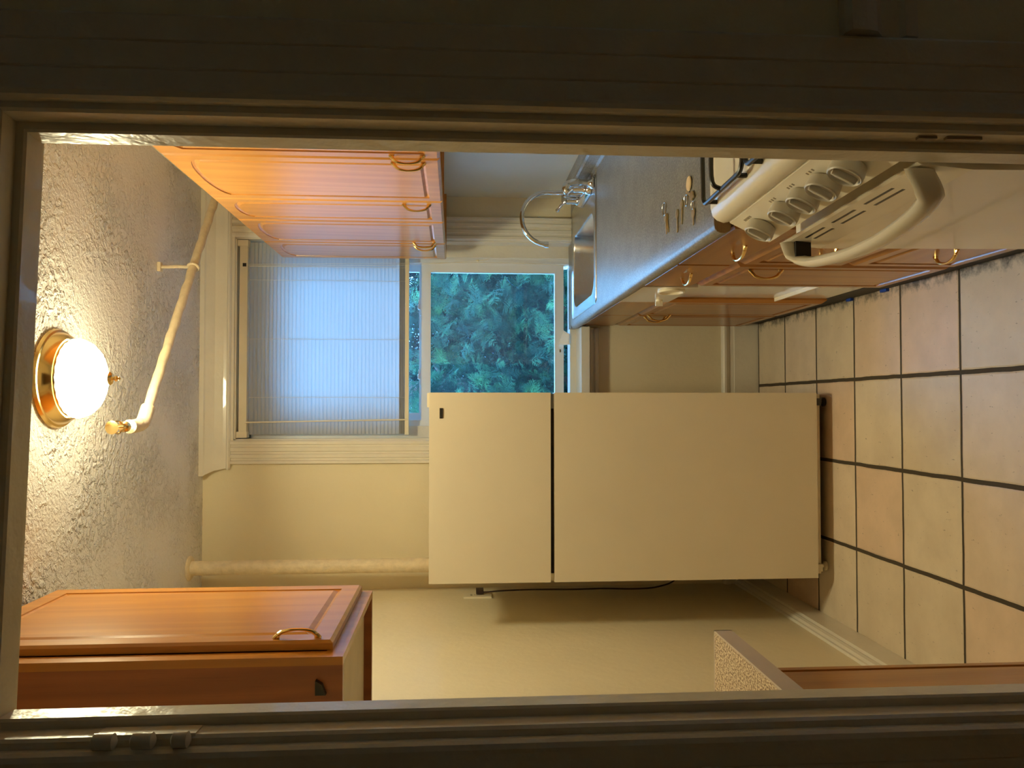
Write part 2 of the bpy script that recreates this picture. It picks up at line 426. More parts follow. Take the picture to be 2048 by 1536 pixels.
# window surround: casings, crown over the window, stool and apron
b = NB()
cp = [(0, 0), (0, .016), (.006, .022), (.018, .022), (.022, .016), (.030, .016), (.034, .020), (.050, .020), (.054, .014), (.062, .014), (.066, .021), (.080, .021), (.084, .014), (.092, .014), (.096, .023), (.108, .023), (.110, 0)]
loops(b, [[Vector((WX0-o_, YB-d, z)) for o_, d in cp] for z in (WZ0, 2.497)])
loops(b, [[Vector((WX1+o_, YB-d, z)) for o_, d in cp] for z in (.80, 2.497)])
box(b, WX0-.01, WX1+.01, YB-.016, YB, WZ1, 2.497)
struct('trim_2', b, M['trim'])
b = NB()
cr = [(0, 2.497), (.022, 2.497), (.030, 2.503), (.030, 2.510), (.022, 2.516), (.024, 2.530), (.034, 2.566), (.058, 2.600), (.066, 2.606), (.066, ZC), (0, ZC)]
loops(b, [[Vector((WX0-.114-d*.7, YB-d, z)) for d, z in cr], [Vector((XR, YB-d, z)) for d, z in cr]])
struct('trim_3', b, M['trim'])
b = NB(); box(b, -.29, .37, YB-.085, YB+.10, .835, WZ0); box(b, .37, WX1-.001, YB+.001, YB+.10, .835, WZ0)
struct('trim_4', b, M['trim'], bev=.004)
b = NB()
ap = [(0, .835), (.022, .835), (.024, .822), (.016, .818), (.010, .800), (.022, .796), (.024, .784), (.012, .778), (0, .778)]
loops(b, [[Vector((x, YB-d, z)) for d, z in ap] for x in (-.27, .37)])
struct('trim_5', b, M['trim'])

# window unit: reveal boards, frame, two sashes, panes, locks
win = struct_root('window_1', (0.3, 3.9, .9))
b = NB()
box(b, WX0, WX0+.006, YB, 4.07, WZ0, WZ1); box(b, WX1-.006, WX1, YB, 4.07, WZ0, WZ1); box(b, WX0, WX1, YB, 4.07, WZ1-.006, WZ1)
box(b, WX0, -.098, 3.885, 3.90, WZ0, WZ1); box(b, .722, WX1, 3.885, 3.90, WZ0, WZ1); box(b, WX0, WX1, 3.885, 3.90, 2.43, WZ1)
box(b, WX0, WX1, 3.888, 3.905, WZ0, .902)
obj('window_frame', b, M['trim'], win, bev=.002)
b = NB()                                      # vinyl tracks
box(b, -.098, -.070, 3.90, 4.0, .90, 2.43); box(b, .695, .722, 3.90, 4.0, .90, 2.43); box(b, -.098, .722, 3.90, 4.0, 2.39, 2.43)
obj('track', b, M['white'], win, bev=.002)
def sash(name, x0, x1, y0, y1, z0, z1, sl, sr, sb, st):
    b = NB(); box(b, x0, x0+sl, y0, y1, z0, z1); box(b, x1-sr, x1, y0, y1, z0, z1)
    box(b, x0+sl, x1-sr, y0, y1, z0, z0+sb); box(b, x0+sl, x1-sr, y0, y1, z1-st, z1)
    o = obj(name, b, M['white'], win, bev=.003)
    g = NB(); ym = (y0+y1)/2; box(g, x0+sl-.005, x1-sr+.005, ym-.002, ym+.002, z0+sb-.005, z1-st+.005)
    obj('window_pane', g, M['glass'], o)
    return o
lo = sash('sash', -.085, .710, 3.91, 3.945, .931, 1.628, .058, .058, .043, .045)
up = sash('sash', -.085, .710, 3.955, 3.985, 1.60, 2.395, .05, .05, .04, .05)
for x in (.44, .10):
    b = NB(); box(b, x, x+.085, 3.915, 3.94, 1.628, 1.634); lathe(b, [(.004, 0), (.014, 0), (.014, .008), (.010, .012)], (x+.042, 3.926, 1.634), n=16); box(b, x+.03, x+.075, 3.912, 3.922, 1.636, 1.642)
    obj('sash_lock', b, M['white'], win, bev=.001)
b = NB(); box(b, .262, .276, 3.903, 3.912, .945, .952); obj('sash_stop', b, M['nickel'], win)
b = NB(); box(b, -.25, .85, 4.0, 4.10, .80, .885); obj('outer_sill', b, M['outside'], win)
b = NB(); box(b, .69, .722, 3.91, 4.02, .90, .935); obj('track_foot', b, M['white'], win)

# ------------------------------------------------------------------ ceiling lamp
lt = thing('ceiling_light', 'round flush brass ceiling light with glowing ribbed glass dome', 'ceiling light', (.08, 2.427, ZC))
b = NB(); lathe(b, [(.05, ZC), (.142, ZC), (.146, ZC-.006), (.142, ZC-.014), (.136, ZC-.016), (.134, ZC-.022), (.126, ZC-.036), (.118, ZC-.044), (.112, ZC-.044), (.108, ZC-.050), (.098, ZC-.052), (.09, ZC-.03), (.05, ZC-.01)], (.08, 2.427, 0), n=64)
obj('base', b, M['brass'], lt, smooth=True)
b = NB(); N = 96; L = []
for r, z in ((.100, .040), (.112, .050), (.116, .062), (.112, .080), (.101, .098), (.084, .113), (.062, .124), (.040, .131), (.022, .137), (.014, .143), (.012, .150)):
    L.append([Vector((.08+r*(1+.012*math.cos(24*2*math.pi*k/N)*(1 if z < .125 else 0))*math.cos(2*math.pi*k/N), 2.427+r*(1+.012*math.cos(24*2*math.pi*k/N)*(1 if z < .125 else 0))*math.sin(2*math.pi*k/N), ZC-z)) for k in range(N)])
loops(b, L); obj('glass_shade', b, M['lampglass'], lt, smooth=True)
b = NB(); lathe(b, [(.004, ZC-.138), (.016, ZC-.148), (.020, ZC-.153), (.016, ZC-.158), (.006, ZC-.161), (.005, ZC-.165), (.009, ZC-.169), (.008, ZC-.173), (.004, ZC-.175), (.006, ZC-.179), (.002, ZC-.183)], (.08, 2.427, 0), n=24)
obj('finial', b, M['brass'], lt, smooth=True)

# ------------------------------------------------------------------ sprinkler pipe below the ceiling
PZ = 2.492
pp = thing('sprinkler_pipe', 'cream painted pipe running diagonally below the ceiling to a sprinkler head', 'pipe', (.4, 3.1, PZ))
A, B_ = Vector((-.045, 2.740, PZ)), Vector((.945, 3.545, PZ))
b = NB(); n = 40
tube(b, [A.lerp(B_, i/n)+Vector((0, 0, .0012*math.sin(i*1.7))) for i in range(n+1)], [.0165+.0012*math.sin(i*2.3) for i in range(n+1)], 16)
obj('pipe_run', b, M['pipe'], pp, smooth=True)
b = NB(); d = (A-B_).normalized(); E2 = Vector((-.066, 2.635, PZ+.004))
tube(b, smooth_pts([A-d*.05, A-d*.048, A, A+d*.022+Vector((.002, -.012, 0)), E2+Vector((0, .03, 0)), E2, E2+Vector((0, -.002, 0))], 6), .0225, 16)
obj('elbow', b, M['pipe'], pp, smooth=True)
hd = NB()
lathe(hd, [(.008, 0), (.017, .002), (.017, .018), (.012, .022), (.010, .034)], E2+Vector((0, -.028, 0)), axis=(0, -1, .1), n=16)
lathe(hd, [(.003, 0), (.020, .001), (.021, .003), (.003, .004)], E2+Vector((0, -.112, .008)), axis=(0, -1, .1), n=16)
for s in (-1, 1): tube(hd, smooth_pts([E2+Vector((s*.010, -.055, .002)), E2+Vector((s*.019, -.072, .004)), E2+Vector((s*.016, -.094, .006)), E2+Vector((s*.003, -.110, .008))], 5), .0032, 8)
tube(hd, [E2+Vector((0, -.055, .002)), E2+Vector((0, -.11, .008))], .003, 8)
obj('sprinkler_head', hd, M['brass'], pp, smooth=True, label='small brass sprinkler head on the pipe elbow')
H = Vector((.545, 0, 0)); tt = (H.x-A.x)/(B_.x-A.x); H = A.lerp(B_, tt)
b = NB(); dirp = (B_-A).normalized(); pr = dirp.cross(Vector((0, 0, 1)))
ring = [H+(pr*math.cos(a)+Vector((0, 0, 1))*math.sin(a))*.0195 for a in [2*math.pi*k/16 for k in range(17)]]
tube(b, ring, .005, 8); tube(b, smooth_pts([H+Vector((0, 0, .02)), H+Vector((.002, -.002, .06)), H+Vector((.0, .0, .10)), Vector((H.x, H.y, ZC))], 5), .0065, 8)
box(b, H.x-.018, H.x+.018, H.y-.012, H.y+.012, ZC-.012, ZC)
obj('hanger', b, M['pipe'], pp, smooth=True)

vp = thing('standpipe', 'thick cream painted vertical pipe in the corner behind the fridge', 'pipe', (-.712, 3.62, 0))
b = NB(); tube(b, [(-.712, 3.62, z) for z in (0, .6, 1.2, 1.8, 2.4, ZC)], .0315, 28); obj('pipe_run', b, M['pipe'], vp, smooth=True)
b = NB(); lathe(b, [(.032, ZC-.012), (.046, ZC-.012), (.054, ZC-.006), (.054, ZC)], (-.712, 3.62, 0), n=28); obj('ceiling_collar', b, M['pipe'], vp, smooth=True)

# ------------------------------------------------------------------ venetian blind
bl = thing('venetian_blind', 'white slatted blind lowered over the upper half of the window', 'blind', (.31, 3.84, 1.68))
BX0, BX1 = -.135, .770
b = NB(); box(b, BX0-.012, BX1+.002, 3.815, 3.850, 2.434, 2.470); obj('headrail', b, M['ivory'], bl, bev=.003)
for x in (BX0-.014, BX1-.022):
    b = NB(); box(b, x, x+.028, 3.806, 3.855, 2.430, 2.478); obj('bracket', b, M['ivory'], bl, bev=.002)
b = NB(); n = 39; z0, z1 = 1.730, 2.428; p_ = (z1-z0)/n
for i in range(n):
    zc = z0+p_*(i+.5); L = []
    sl = .0113; th = R(68)
    for s in (BX0, BX1):
        l = []
        for k in range(7):
            q = k/6-.5; cur = .0022*(1-4*q*q)
            l.append(Vector((s, 3.838+2*q*sl*math.cos(th)-cur*math.sin(th), zc+2*q*sl*math.sin(th)+cur*math.cos(th)*.2)))
        L.append(l)
    loops(b, L, closed=False)
obj('slats', b, M['slat'], bl, smooth=True)
b = NB()
for i in range(9): box(b, BX0, BX1, 3.822, 3.846, 1.703+i*.003, 1.7045+i*.003)
obj('stacked_slats', b, M['oak_base_y'] if False else M['slat'], bl)
b = NB(); box(b, BX0-.002, BX1+.002, 3.820, 3.848, 1.683, 1.701); obj('bottom_rail', b, M['ivory'], bl, bev=.004)
b = NB()
for x in (.039, .313, .591, .655):
    for y in (3.824, 3.852): tube(b, [(x, y, 2.43), (x+.001, y, 2.0), (x, y, 1.70)], .0009, 5)
obj('ladder_cord', b, M['ivory'], bl)
b = NB(); tube(b, [(-.078, 3.812, 2.44), (-.072, 3.814, 2.1), (-.066, 3.816, 1.69)], .0035, 6); obj('tilt_wand', b, M['ivory'], bl, smooth=True)
b = NB(); tube(b, smooth_pts([(.655, 3.814, 2.43), (.668, 3.81, 1.70), (.690, 3.80, 1.36), (.70, 3.80, 1.30)], 6), .0011, 5); lathe(b, [(.002, 0), (.006, .004), (.003, .016)], (.69, 3.80, 1.35), n=10)
tube(b, smooth_pts([(.662, 3.814, 2.43), (.675, 3.81, 1.72), (.690, 3.85, 1.3), (.684, 3.865, .96), (.66, 3.868, .935)], 6), .0011, 5)
obj('pull_cord', b, M['ivory'], bl)
b = NB(); box(b, .652, .668, 3.812, 3.816, 2.440, 2.456); obj('cord_lock', b, M['black'], bl)

# ------------------------------------------------------------------ cabinet parts
def door_bm(w, h, t, rail, arch=0, groove=.016, depth=.006, bevel=.007, K=16):
    """returns a function placing a routed door slab; loops share their vertex count"""
    def rect(i, n): return [(i, i, n), (w-i, i, n)]+[(w-i-(w-2*i)*k/K, h-i, n) for k in range(K+1)]
    def arc(a, n):
        vs = h-a-arch; l = [(a, a, n), (w-a, a, n)]
        for k in range(K+1):
            u = w-a-(w-2*a)*k/K; q = (u-w/2)/(w/2-a)
            l.append((u, vs+arch*math.sqrt(max(0, 1-q*q*.97))*1.0, n))
        return l
    return [rect(0, 0), rect(0, t-bevel*.8), rect(bevel, t), arc(rail, t), arc(rail+.001, t-depth*.6), arc(rail+groove*.45, t-depth), arc(rail+groove, t)]

def place(bm, L, O, u, n):
    O = Vector(O); u = Vector(u); n = Vector(n); z = Vector((0, 0, 1))
    return loops(bm, [[O+u*a+z*b_+n*c for a, b_, c in l] for l in L])

def pull(bm, c, along, out, length=.098, stand=.023, r=.0044):
    c = Vector(c); a = Vector(along); o = Vector(out); P = []; rr = []
    P.append(c-a*length/2); rr.append(r*.75); P.append(c-a*length*.46+o*.002); rr.append(r*1.15)
    for k in range(11):
        q = k/10*2-1; P.append(c+a*length*.40*q+o*(.006+(stand-.006)*math.sqrt(max(0, 1-q*q*.98)))); rr.append(r*(1.1-.45*(1-abs(q))))
    P.append(c+a*length*.46+o*.002); rr.append(r*1.15); P.append(c+a*length/2); rr.append(r*.75)
    tube(bm, P, rr, 8, up=tuple(a.cross(o)))
    for s in (-1, 1): tube(bm, [c+a*s*length*.40, c+a*s*length*.40+o*.012], r*1.0, 8)
    return bm

def wall_cab(label, y0, y1, doors, x=.686, z0=1.505, z1=2.265, group='honey oak wall cabinets above the counter'):
    t = thing('wall_cabinet', label, 'cabinet', ((x+XR)/2, (y0+y1)/2, z0), group=group)
    b = NB(); w = .016; xf = x+.020
    box(b, xf, XR, y0+.001, y0+w, z0, z1); box(b, xf, XR, y1-w, y1-.001, z0, z1); box(b, xf, XR, y0+w, y1-w, z0+.012, z0+.028); box(b, xf, XR, y0+w, y1-w, z1-w, z1)
    box(b, XR-.008, XR, y0+w, y1-w, z0+.03, z1-w); box(b, xf, xf+.018, y0+w, y1-w, z0, z0+.028)
    obj('carcass', b, M['oak'], t, bev=.001)
    for a, c, hs in doors:
        b = NB(); place(b, door_bm(c-a, z1-z0, .020, .042, .040), (xf-.0005, a, z0), (0, 1, 0), (-1, 0, 0))
        dd = obj('door', b, M['oak'], t)
        b = NB(); hy = a+.030 if hs < 0 else c-.030
        pull(b, (xf-.0205, hy, 1.594), (0, 0, 1), (-1, 0, 0)); obj('handle', b, M['brass'], dd, smooth=True)
    return t
wall_cab('double-door honey oak wall cabinet nearest the doorway, partly hidden by the door frame', 1.752, 2.692, ((1.756, 2.222, 1), (2.228, 2.688, -1)))
wall_cab('narrow single-door honey oak wall cabinet between the two double-door ones', 2.694, 2.996, ((2.697, 2.993, -1),))
wall_cab('double-door honey oak wall cabinet farthest back, beside the window blind', 2.998, 3.770, ((3.001, 3.392, 1), (3.398, 3.755, -1)))

# left wall cabinet
LZ0, LZ1, LY0, LY1, LX = 1.697, 2.590, 1.730, 2.336, -.530
t = thing('wall_cabinet', 'tall amber oak wall cabinet hanging on the left wall near the ceiling', 'cabinet', (-.69, 2.03, LZ0))
b = NB(); w = .018
box(b, XL, LX-.018, LY0, LY0+w, LZ0, LZ1); box(b, XL, LX-.018, LY1-w, LY1, LZ0, LZ1)
box(b, XL, LX-.018, LY0+w, LY1-w, LZ1-w, LZ1)
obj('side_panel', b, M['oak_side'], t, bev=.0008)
b = NB(); box(b, LX-.018, LX, LY0, LY0+.04, LZ0, LZ1); box(b, LX-.018, LX, LY1-.04, LY1, LZ0, LZ1); box(b, LX-.018, LX, LY0+.04, LY1-.04, LZ0, LZ0+.04); box(b, LX-.018, LX, LY0+.04, LY1-.04, LZ1-.04, LZ1)
obj('face_frame', b, M['oak_left'], t, bev=.0015)
b = NB(); box(b, XL, LX-.018, LY0+w, LY1-w, LZ0+.022, LZ0+.034); box(b, XL, XL+.006, LY0+w, LY1-w, LZ0+.03, LZ1-w)
obj('bottom_panel', b, M['cabin'], t, label='pale underside panel')
b = NB(); place(b, door_bm(.545, .840, .020, .050, 0, .020, .005), (LX+.0008, 1.777, LZ0+.028), (0, 1, 0), (1, 0, 0))
dd = obj('door', b, M['oak_left'], t)
b = NB(); pull(b, (LX+.0205, 1.800, 1.806), (0, 0, 1), (1, 0, 0), .104, .019); obj('handle', b, M['brass'], dd, smooth=True)
b = NB(); extr(b, [(-.606, 0, 1.752), (-.576, 0, 1.752), (-.584, 0, 1.738), (-.606, 0, 1.730)], (0, LY0-.014, 0), (0, LY0, 0)); obj('hook', b, M['black'], t, label='small black hook on the side panel')

# ------------------------------------------------------------------ left base cabinet and its worktop
t = thing('base_cabinet', 'brown wooden base cabinet under the speckled worktop by the left door frame', 'cabinet', (-.70, 1.37, 0))
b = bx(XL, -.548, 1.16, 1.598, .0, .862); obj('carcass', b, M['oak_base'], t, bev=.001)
b = NB(); place(b, door_bm(.425, .80, .020, .022, 0, .012, .011), (-.5475, 1.168, .055), (0, 1, 0), (1, 0, 0)); obj('door', b, M['oak_left'], t)
t = thing('worktop', 'beige speckled worktop with a pinkish edge band on the left', 'worktop', (-.67, 1.4, .862))
obj('top', bx(XL, -.491, 1.165, 1.712, .8645, .9), M['speckle'], t, bev=.0005)
b = NB(); box(b, -.491, -.487, 1.165, 1.716, .8625, .9004); box(b, XL, -.487, 1.712, 1.716, .8625, .9004); obj('edge_band', b, M['edge'], t, label='smooth pinkish grey edge strip')

# ------------------------------------------------------------------ right worktop, sink, faucet
CZ, CX = .910, .368
ct = thing('countertop', 'long grey speckled laminate countertop with a rolled front edge along the right wall', 'countertop', (.67, 2.7, CZ-.035))
SX0, SX1, SY0, SY1 = .425, .790, 3.135, 3.700
CY0, CY1 = 1.665, 3.797
b = NB()
def ctprof(x0, x1, front):
    if front: return [(x1, 0, CZ-.03), (x1, 0, CZ), (x0+.018, 0, CZ), (x0+.010, 0, CZ-.0015), (x0+.004, 0, CZ-.006), (x0+.0005, 0, CZ-.014), (x0, 0, CZ-.024), (x0+.004, 0, CZ-.034), (x0+.02, 0, CZ-.038), (x0+.03, 0, CZ-.03)]
    return [(x1, 0, CZ-.03), (x1, 0, CZ), (x0, 0, CZ), (x0, 0, CZ-.03)]
extr(b, ctprof(CX, SX0, True), (0, CY0+.002, 0), (0, CY1, 0))
extr(b, ctprof(SX1, XR, False), (0, CY0+.002, 0), (0, CY1, 0))
box(b, SX0, SX1, CY0+.002, SY0, CZ-.03, CZ); box(b, SX0, SX1, SY1, CY1, CZ-.03, CZ)
box(b, CX+.004, WX1-.01, CY1-.001, 3.878, CZ-.03, CZ)
obj('top', b, M['counter'], ct, smooth=True)
b = NB(); extr(b, [(XR, 0, CZ), (XR, 0, .975), (.945, 0, .975), (.937, 0, .972), (.932, 0, .964), (.930, 0, CZ+.012), (.924, 0, CZ+.003), (.918, 0, CZ)], (0, CY0+.002, 0), (0, 3.655, 0)); obj('backsplash', b, M['counter'], ct)
b = NB(); extr(b, ctprof(CX+.0006, XR-.02, True), (0, CY0, 0), (0, CY0+.002, 0)); obj('end_core', b, M['core'], ct, label='bare brown board at the near end')

sk = thing('kitchen_sink', 'stainless steel single-bowl sink set into the grey countertop', 'sink', (.67, 3.42, CZ))
def rrect(x0, x1, y0, y1, r, z, n=6):
    P = []
    for cx, cy, a0 in ((x1-r, y1-r, 0), (x0+r, y1-r, 90), (x0+r, y0+r, 180), (x1-r, y0+r, 270)):
        for k in range(n+1):
            a = R(a0+90*k/n); P.append(Vector((cx+r*math.cos(a), cy+r*math.sin(a), z)))
    return P
L = [rrect(.402, .918, 3.098, 3.742, .03, CZ+.0005), rrect(.4045, .9155, 3.1005, 3.7395, .03, CZ+.004), rrect(.410, .910, 3.106, 3.734, .03, CZ+.0045), rrect(.416, .904, 3.112, 3.728, .03, CZ+.002),
     rrect(.448, .782, 3.148, 3.692, .07, CZ+.002), rrect(.452, .778, 3.152, 3.688, .068, CZ-.004), rrect(.458, .772, 3.158, 3.682, .066, CZ-.12), rrect(.475, .755, 3.175, 3.665, .06, CZ-.160), rrect(.52, .71, 3.22, 3.62, .05, CZ-.168), rrect(.59, .64, 3.39, 3.44, .02, CZ-.17)]
b = NB(); loops(b, L, cap0=False); obj('bowl', b, M['steel'], sk, smooth=True)
b = NB(); lathe(b, [(.004, 0), (.045, .0), (.045, .003), (.036, .004), (.030, -.001), (.004, -.002)], (.615, 3.415, CZ-.1695), n=28); obj('drain', b, M['chrome'], sk, smooth=True)

fc = thing('faucet', 'chrome gooseneck faucet with two lever handles behind the sink', 'faucet', (.885, 3.32, CZ+.003)); FZ = CZ+.0035
b = NB(); loops(b, [rrect(.858, .912, 3.19, 3.45, .026, FZ), rrect(.858, .912, 3.19, 3.45, .026, FZ+.008), rrect(.863, .907, 3.195, 3.445, .021, FZ+.020), rrect(.87, .90, 3.20, 3.44, .015, FZ+.024)]); obj('base_plate', b, M['chrome'], fc, smooth=True)
b = NB(); P = [(.895, 3.32, FZ+.02), (.895, 3.32, FZ+.07)]
for k in range(19): a = R(-8+k*181/18); P.append((.783+.112*math.cos(a), 3.32-.01*math.sin(a/2), 1.076+.110*math.sin(a)))
tube(b, [P[0], P[1]], [.018, .016], 20); lathe(b, [(.012, 0), (.019, .002), (.019, .012), (.012, .016)], (.895, 3.32, FZ+.07), n=24)
tube(b, [Vector(p) for p in P[1:]], .0095, 16)
e = Vector(P[-1]); tube(b, [e+Vector((-.0005, 0, .004)), e+Vector((-.001, 0, -.014))], .0125, 16); obj('spout', b, M['chrome'], fc, smooth=True)
for y, s in ((3.225, -1), (3.415, 1)):
    b = NB(); lathe(b, [(.021, 0), (.023, .006), (.018, .014), (.020, .040), (.017, .050), (.008, .054)], (.888, y, FZ+.02), n=12)
    tube(b, smooth_pts([(.888, y, FZ+.062), (.882, y+s*.006, FZ+.076), (.868, y+s*.016, FZ+.092), (.852, y+s*.026, FZ+.104)], 5), [.008, .007, .006, .0055, .005]*3+[.005], 10)
    lathe(b, [(.002, -.009), (.008, -.005), (.009, 0), (.008, .005), (.002, .009)], (.850, y+s*.028, FZ+.106), n=12)
    obj('lever_handle', b, M['chrome'], fc, smooth=True)
sp = thing('side_sprayer', 'chrome pull-out sprayer standing beside the faucet at the near sink corner', 'sprayer', (.888, 3.145, CZ+.003))
b = NB(); lathe(b, [(.016, 0), (.024, .002), (.024, .008), (.017, .014), (.014, .024)], (.888, 3.145, FZ), n=20); obj('holder', b, M['chrome'], sp, smooth=True)
b = NB(); tube(b, smooth_pts([(.888, 3.145, FZ+.018), (.890, 3.145, FZ+.05), (.888, 3.145, FZ+.085), (.878, 3.146, FZ+.106), (.862, 3.148, FZ+.110), (.850, 3.149, FZ+.102)], 5), [.011]*6+[.014]*8+[.016]*6+[.015]*6, 14); obj('spray_head', b, M['chrome'], sp, smooth=True)

# ------------------------------------------------------------------ right base cabinets
BXF = .398
def front(parent, name, y0, y1, z0, z1, mat, handle=None, routed=True):
    b = NB()
    if routed: place(b, door_bm(y1-y0, z1-z0, .018, .040, 0, .018, .007, .014), (BXF, y0, z0), (0, 1, 0), (-1, 0, 0))
    else:
        O = Vector((BXF, y0, z0)); w, h = y1-y0, z1-z0
        rc = lambda i, n: [(i, i, n), (w-i, i, n), (w-i, h-i, n), (i, h-i, n)]
        place(b, [rc(0, 0), [(0, 0, .012), (w, 0, .012), (w, h, .012), (0, h, .012)], [(.004, .014, .018), (w-.004, .014, .018), (w-.004, h-.004, .018), (.004, h-.004, .018)]], O, (0, 1, 0), (-1, 0, 0))
    o = obj(name, b, mat, parent)
    if handle:
        kind, y, z = handle; b = NB()
        pull(b, (BXF-.018, y, z), (0, 1, 0) if kind == 'h' else (0, 0, 1), (-1, 0, 0), .10, .025)
        obj('handle', b, M['brass'], o, smooth=True)
    return o
def base_cab(label, y0, y1, fr):
    t = thing('base_cabinet', label, 'cabinet', (.68, (y0+y1)/2, 0), group='brown oak base cabinets under the grey countertop')
    b = NB(); w = .018
    box(b, BXF+.001, XR-.004, y0+.001, y0+w, .085, .872); box(b, BXF+.001, XR-.004, y1-w, y1-.001, .085, .872); box(b, BXF+.001, XR-.004, y0+w, y1-w, .085, .10)
    box(b, BXF+.001, BXF+.019, y0+w, y1-w, .84, .872); box(b, XR-.012, XR-.004, y0+w, y1-w, .05, .872)
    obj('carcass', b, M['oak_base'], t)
    obj('toe_kick', bx(BXF-.002, BXF+.02, y0, y1, 0, .085), M['toe'], t, label='black rubber toe strip')
    for f in fr: front(t, *f)
    return t
Mb, My = M['oak_base'], M['oak_base_y']
base_cab('stack of three brown oak drawers beside the stove', 1.668, 2.118, (
    ('drawer', 1.672, 2.114, .704, .864, My, ('h', 1.900, .772), False), ('drawer', 1.672, 2.114, .402, .696, My, ('h', 1.915, .540)), ('drawer', 1.672, 2.114, .082, .394, My, ('h', 1.91, .240))))
base_cab('brown oak base cabinet with one drawer over one door beside the white appliance', 2.120, 2.506, (
    ('drawer', 2.124, 2.502, .704, .864, My, ('h', 2.302, .784), False), ('door', 2.124, 2.502, .082, .696, Mb, ('v', 2.178, .594))))
base_cab('brown oak sink cabinet with paired doors next to the back wall', 2.880, 3.772, (
    ('drawer_front', 2.884, 3.325, .704, .864, My, None, False), ('drawer_front', 3.331, 3.768, .704, .864, My, None, False),
    ('door', 2.884, 3.325, .082, .696, Mb, ('v', 3.296, .612)), ('door', 3.331, 3.768, .082, .696, Mb, ('v', 3.360, .612))))

# white built-in appliance
ap = thing('built_in_appliance', 'narrow glossy white built-in appliance with a dial between two oak base cabinets', 'appliance', (.68, 2.693, 0))
A0, A1 = 2.508, 2.878
obj('body', bx(BXF+.004, XR-.02, A0, A1, .086, .868), M['appliance'], ap)
b = bx(BXF-.001, BXF+.004, A0+.002, A1-.002, .09, .683); obj('front_panel', b, M['appliance'], ap, bev=.002)
b = bx(BXF-.020, BXF+.004, A0+.002, A1-.002, .686, .864); cpn = obj('control_panel', b, M['appliance'], ap, bev=.003)
b = NB(); L = []
for sc_, dx in ((1, -.0202), (1, -.027), (.86, -.028), (.72, -.0215)):
    L.append([Vector((BXF+dx, 2.588+.055*sc_*math.cos(a), .752+.044*sc_*math.sin(a))) for a in [2*math.pi*k/24 for k in range(24)]])
loops(b, L); obj('grip', b, M['ivory'], cpn, smooth=True)
b = NB(); lathe(b, [(.013, 0), (.012, .006), (.005, .008), (.005, .014), (.003, .015)], (BXF-.020, 2.815, .735), axis=(-1, 0, 0), n=20); box(b, BXF-.042, BXF-.026, 2.811, 2.819, .722, .748); obj('dial', b, M['ivory'], cpn, bev=.001)
b = NB(); box(b, BXF-.014, BXF+.004, A0+.002, A1-.002, .282, .287); obj('ledge', b, M['ivory'], ap, bev=.002)
obj('toe_kick', bx(BXF-.002, BXF+.02, A0-.002, A1+.002, 0, .085), M['toe'], ap)
for i, (y0, y1, lab) in enumerate(((2.845, 2.878, 'blue tape scrap on the floor at the far corner of the white appliance'), (2.60, 2.64, 'blue tape scrap on the floor in front of the white appliance'))):
    b = NB(); box(b, BXF-.012, BXF-.0025, y0, y1, .0005, .012); o = obj('tape_scrap', b, M['tape']); tag(o, lab, 'tape', 'blue tape scraps')

# ------------------------------------------------------------------ stove
SR = R(2.2)
st = thing('gas_stove', 'cream enamel gas stove with five knobs and black burner grates beside the counter', 'stove', (.352, 1.640, 0), SR)
# local frame: y runs from 0 (far side) to -D (near side), x grows into the stove
D = .505; DX = .60
def lobj(name, b, mat, parent=st, **k): return obj(name, b, mat, parent, local=True, **k)
b = NB(); box(b, .03, DX, -D, 0, .06, .80); box(b, .05, DX, -D, 0, .80, .895); lobj('body', b, M['enamel'], bev=.004)
b = NB()
cpf = [(.06, 0, .887), (.034, 0, .887), (.032, 0, .898), (.037, 0, .912), (.046, 0, .921), (.062, 0, .925), (DX, 0, .925), (DX, 0, .887)]
L = []
for y, s in ((.003, 0), (.0, .004), (-D, .004), (-D-.003, 0)):
    L.append([Vector((x+(.004 if s == 0 and x < .3 else 0), y, z-(.004 if s == 0 and z > .9 else 0))) for x, _, z in cpf])
loops(b, L); lobj('cooktop', b, M['enamel'], smooth=True)
b = NB()                                                   # burner wells pressed into the top
def well(cy0, cy1, x0, x1):
    L = [rrect(x0, x1, cy0, cy1, .025, .9254), rrect(x0+.004, x1-.004, cy0+.004, cy1-.004, .022, .9275), rrect(x0+.010, x1-.010, cy0+.010, cy1-.010, .018, .926), rrect(x0+.02, x1-.02, cy0+.02, cy1-.02, .012, .9256)]
    loops(b, L)
for y0, y1 in ((-.232, -.022), (-.478, -.262)):
    for x0, x1 in ((.068, .315), (.335, .58)): well(y0, y1, x0, x1)
lobj('burner_well', b, M['enamel'], smooth=True)
for y in (-.127, -.37):
    for x in (.19, .455):
        b = NB(); lathe(b, [(.02, .926), (.044, .926), (.046, .932), (.030, .938), (.030, .944), (.024, .948), (.004, .949)], (x, y, 0), n=28); lobj('burner', b, M['nickel'], smooth=True)
def grate(x0, x1, y0, y1):
    b = NB(); z = .944; r = .0048
    c = rrect(x0, x1, y0, y1, .022, z); tube(b, c+[c[0], c[1]], r, 8)
    for cx, cy in ((x0, (y0+y1)/2), (x1, (y0+y1)/2), ((x0+x1)/2, y0), ((x0+x1)/2, y1)):
        mx, my = (x0+x1)/2, (y0+y1)/2; v = Vector((mx-cx, my-cy, 0)); v = v*(1-.035/v.length)
        tube(b, smooth_pts([(cx, cy, z), (cx+v.x*.15, cy+v.y*.12, z+.018), (cx+v.x*.8, cy+v.y*.8, z+.019), (cx+v.x, cy+v.y, z+.016)], 4), r, 8)
    for cx, cy in ((x0, y0+.03), (x0, y1-.03), (x1, y0+.03), (x1, y1-.03)): tube(b, [(cx, cy, z), (cx, cy, .9255)], r, 8)
    return b
